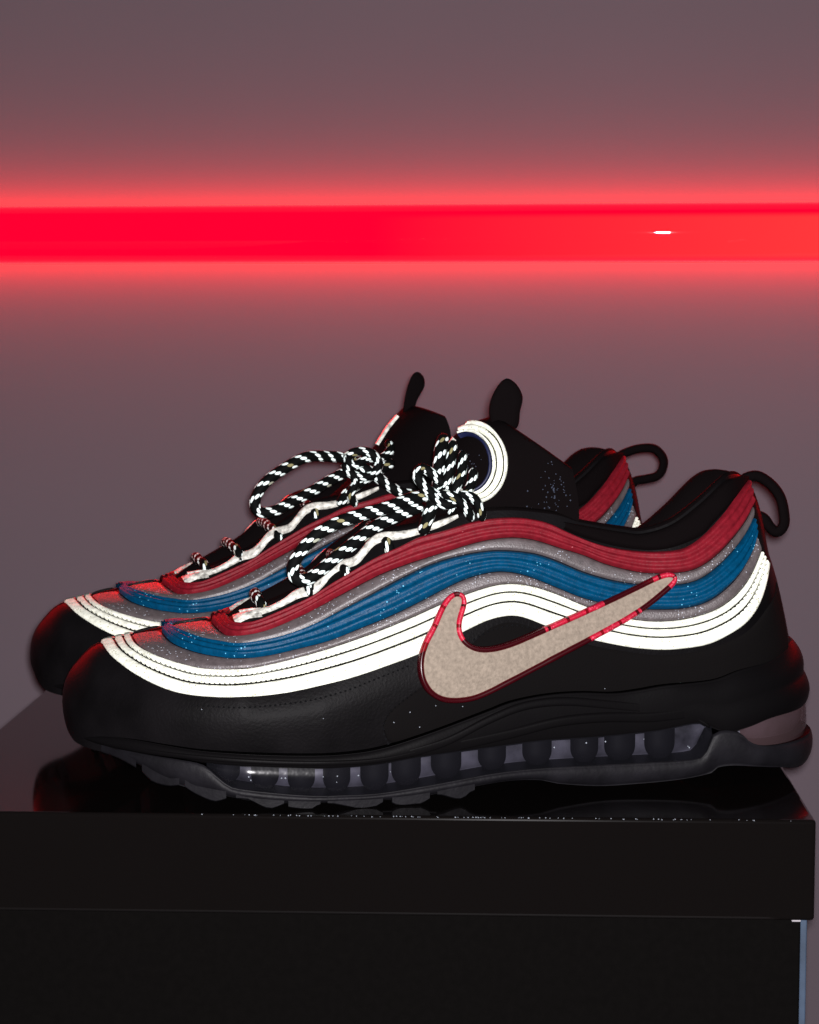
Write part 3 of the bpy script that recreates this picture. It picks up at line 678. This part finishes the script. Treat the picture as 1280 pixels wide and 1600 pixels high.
# reflective ring on the tongue
def ring(parent, bvh, fr, c, ro, ri, a0, a1, m, lift=.0006, h=.0012, n=70, mm=7, name='tongue_ring', ecc=None):
    R = []
    for a in np.linspace(a0, a1, n):
        row = []
        for j in range(mm):
            t = j / (mm - 1); ca, sa = math.cos(a), math.sin(a)
            po = np.array([c[0] + ecc[1] + ro[0] * ca, c[1] - ro[1] * sa]); pi_ = np.array([c[0] + ecc[0] + ri[0] * ca, c[1] - ri[1] * sa])
            p = pi_ + (po - pi_) * t; q, nn = hit(p[0], p[1], bvh, -.004, fr); k = h * (1 - abs(2 * t - 1) ** 4) + lift if 0 < j < mm - 1 else -.0005
            row.append(q + nn * k)
        R.append(row)
    P = np.array(R)
    for _ in range(2): P[1:-1] = P[1:-1] * .5 + (P[:-2] + P[2:]) * .25
    return mk(name, P.reshape(-1, 3), grid(P), m, parent)
A0, A1 = math.radians(-80), math.radians(112)
for f0, f1 in ((0, .22), (.27, .70), (.76, 1)):
    c0 = (741, 724); RI, RO = np.array((38, 47)), np.array((53, 63))
    ring(tn_, tb, NEAR, c0, RI + (RO - RI) * f1, RI + (RO - RI) * f0, A0, A1, M['white'], ecc=(-9 * (1 - f0), -9 * (1 - f1)))
strip('ring_edge', [(709, 684), (699, 703), (696, 725), (702, 747), (714, 765), (733, 778)], [(713, 688), (704, 705), (701, 725), (707, 744), (718, 760), (736, 772)], M['eyestay'], tn_, h=.0008, mm=7, n=40, base=.0005, mirror=False, bvh=tb, yl=-.004)
ring(tn_, tb, NEAR, (741, 724), (38, 47), (32, 42), A0, A1, M['navy'], ecc=(-9, -9), name='ring_lining')
tag(slab('pull_tab', [(768, 668), (764, 641), (769, 619), (780, 600), (792, 591), (805, 598), (814, 611), (817, 624), (813, 642), (806, 670)], NEAR, -.008, -.0015, M['textile'], near))
ribbon('heel_loop', [(1160, 752), (1168, 746), (1185, 744), (1205, 757), (1219, 776), (1225, 800), (1225, 820), (1215, 831), (1204, 824), (1195, 811), (1184, 806), (1180, 812)], NEAR, 0, .0055, 8.5, M['textile'], near)
random.seed(3)
specks('glitter', [(max(735, 868 + random.gauss(0, 12)), 770 + random.gauss(0, 22)) for _ in range(60)] + [(835 + random.gauss(0, 10), 803 + random.gauss(0, 5)) for _ in range(12)], M['glint'], tn_, tb, NEAR, .0004, (.00018, .0004))
specks('glitter', [(735 + random.gauss(0, 9), 722 + random.gauss(0, 12)) for _ in range(26)], M['glint'], tn_, tb, NEAR, .0004, (.00015, .0003))
rope_px([(675, 772, -32), (640, 780, -36), (605, 793, -40), (565, 804, -42), (527, 817, -43), (497, 834, -44), (473, 858, -44), (459, 882, -44), (461, 902, -44), (478, 906, -44), (500, 892, -43), (527, 869, -42), (555, 847, -40), (585, 824, -37), (620, 806, -34), (660, 790, -31)], NEAR, near)
rope_px([(694, 681, -24), (688, 705, -30), (686, 735, -34), (684, 765, -36), (672, 800, -35), (660, 834, -33)], NEAR, near)
rope_px([(708, 690, -30), (705, 715, -34), (700, 745, -37), (690, 772, -39), (668, 765, -40), (652, 744, -39), (662, 732, -36), (688, 752, -37), (706, 775, -40)], NEAR, near, .0020)
rope_px([(723, 706, -33), (722, 735, -37), (712, 765, -40), (704, 803, -38)], NEAR, near, .0019)
rope_px([(740, 733, -34), (736, 758, -37), (722, 778, -41), (694, 788, -42), (664, 764, -39)], NEAR, near, .0020)
rope_px([(690, 770, -42), (712, 778, -43), (728, 794, -42), (738, 812, -39)], NEAR, near, .0019)
rope_px([(718, 772, -43), (740, 778, -42), (750, 794, -41), (754, 812, -38)], NEAR, near, .0019)
cross_laces([(410, 950, -.013, .003), (483, 917, -.020, .003), (540, 895, -.024, .003), (606, 852, -.026, .003)], NEAR, near)
# farther one
tf_, tbf = tongue(far, FAR, [(440, 828), (500, 790), (550, 745), (588, 696), (606, 668), (626, 645), (640, 634)], [(560, 820), (620, 800), (670, 780), (694, 740), (694, 700), (692, 670), (686, 652)])
strip('tongue_piping', [(620, 650), (604, 669), (588, 695)], [(624, 651), (608, 671), (592, 696)], M['eyestay'], tf_, h=.0008, mm=7, n=24, base=.0004, mirror=False, bvh=tbf, frame=FAR)
tag(slab('pull_tab', [(629, 645), (633, 620), (638, 600), (645, 585), (653, 581), (661, 587), (664, 597), (662, 607), (652, 625), (645, 645)], FAR, -.004, .002, M['textile'], far))
ribbon('heel_loop', [(966, 716), (974, 709), (998, 701), (1022, 701), (1036, 715), (1036, 731), (1028, 743), (1011, 748), (994, 751), (988, 757)], FAR, 0, .0055, 7.0, M['textile'], far)
rope_px([(560, 722, -28), (535, 715, -32), (515, 713, -34), (480, 714, -38), (446, 731, -40), (415, 754, -42), (399, 780, -42), (404, 799, -42), (427, 799, -42), (455, 785, -40), (490, 766, -38), (520, 748, -34), (560, 728, -30)], FAR, far)
rope_px([(614, 722, -30), (592, 734, -33), (568, 750, -35), (545, 768, -33), (530, 790, -30)], FAR, far)
rope_px([(606, 690, -24), (610, 703, -29), (596, 716, -33), (575, 716, -36), (552, 728, -38), (540, 712, -36)], FAR, far, .0021)
rope_px([(538, 716, -34), (556, 706, -36), (580, 708, -38), (592, 726, -39), (578, 744, -39), (552, 742, -38), (536, 724, -37)], FAR, far, .0021)
rope_px([(660, 770, -36), (630, 771, -37), (604, 756, -37), (580, 738, -36), (556, 726, -34)], FAR, far)
rope_px([(548, 735, -38), (556, 754, -38), (548, 772, -37), (556, 790, -35)], FAR, far, .0020)
cross_laces([(322, 890, -.014, .003), (374, 868, -.018, .003), (434, 838, -.022, .003), (492, 802, -.024, .003)], FAR, far)
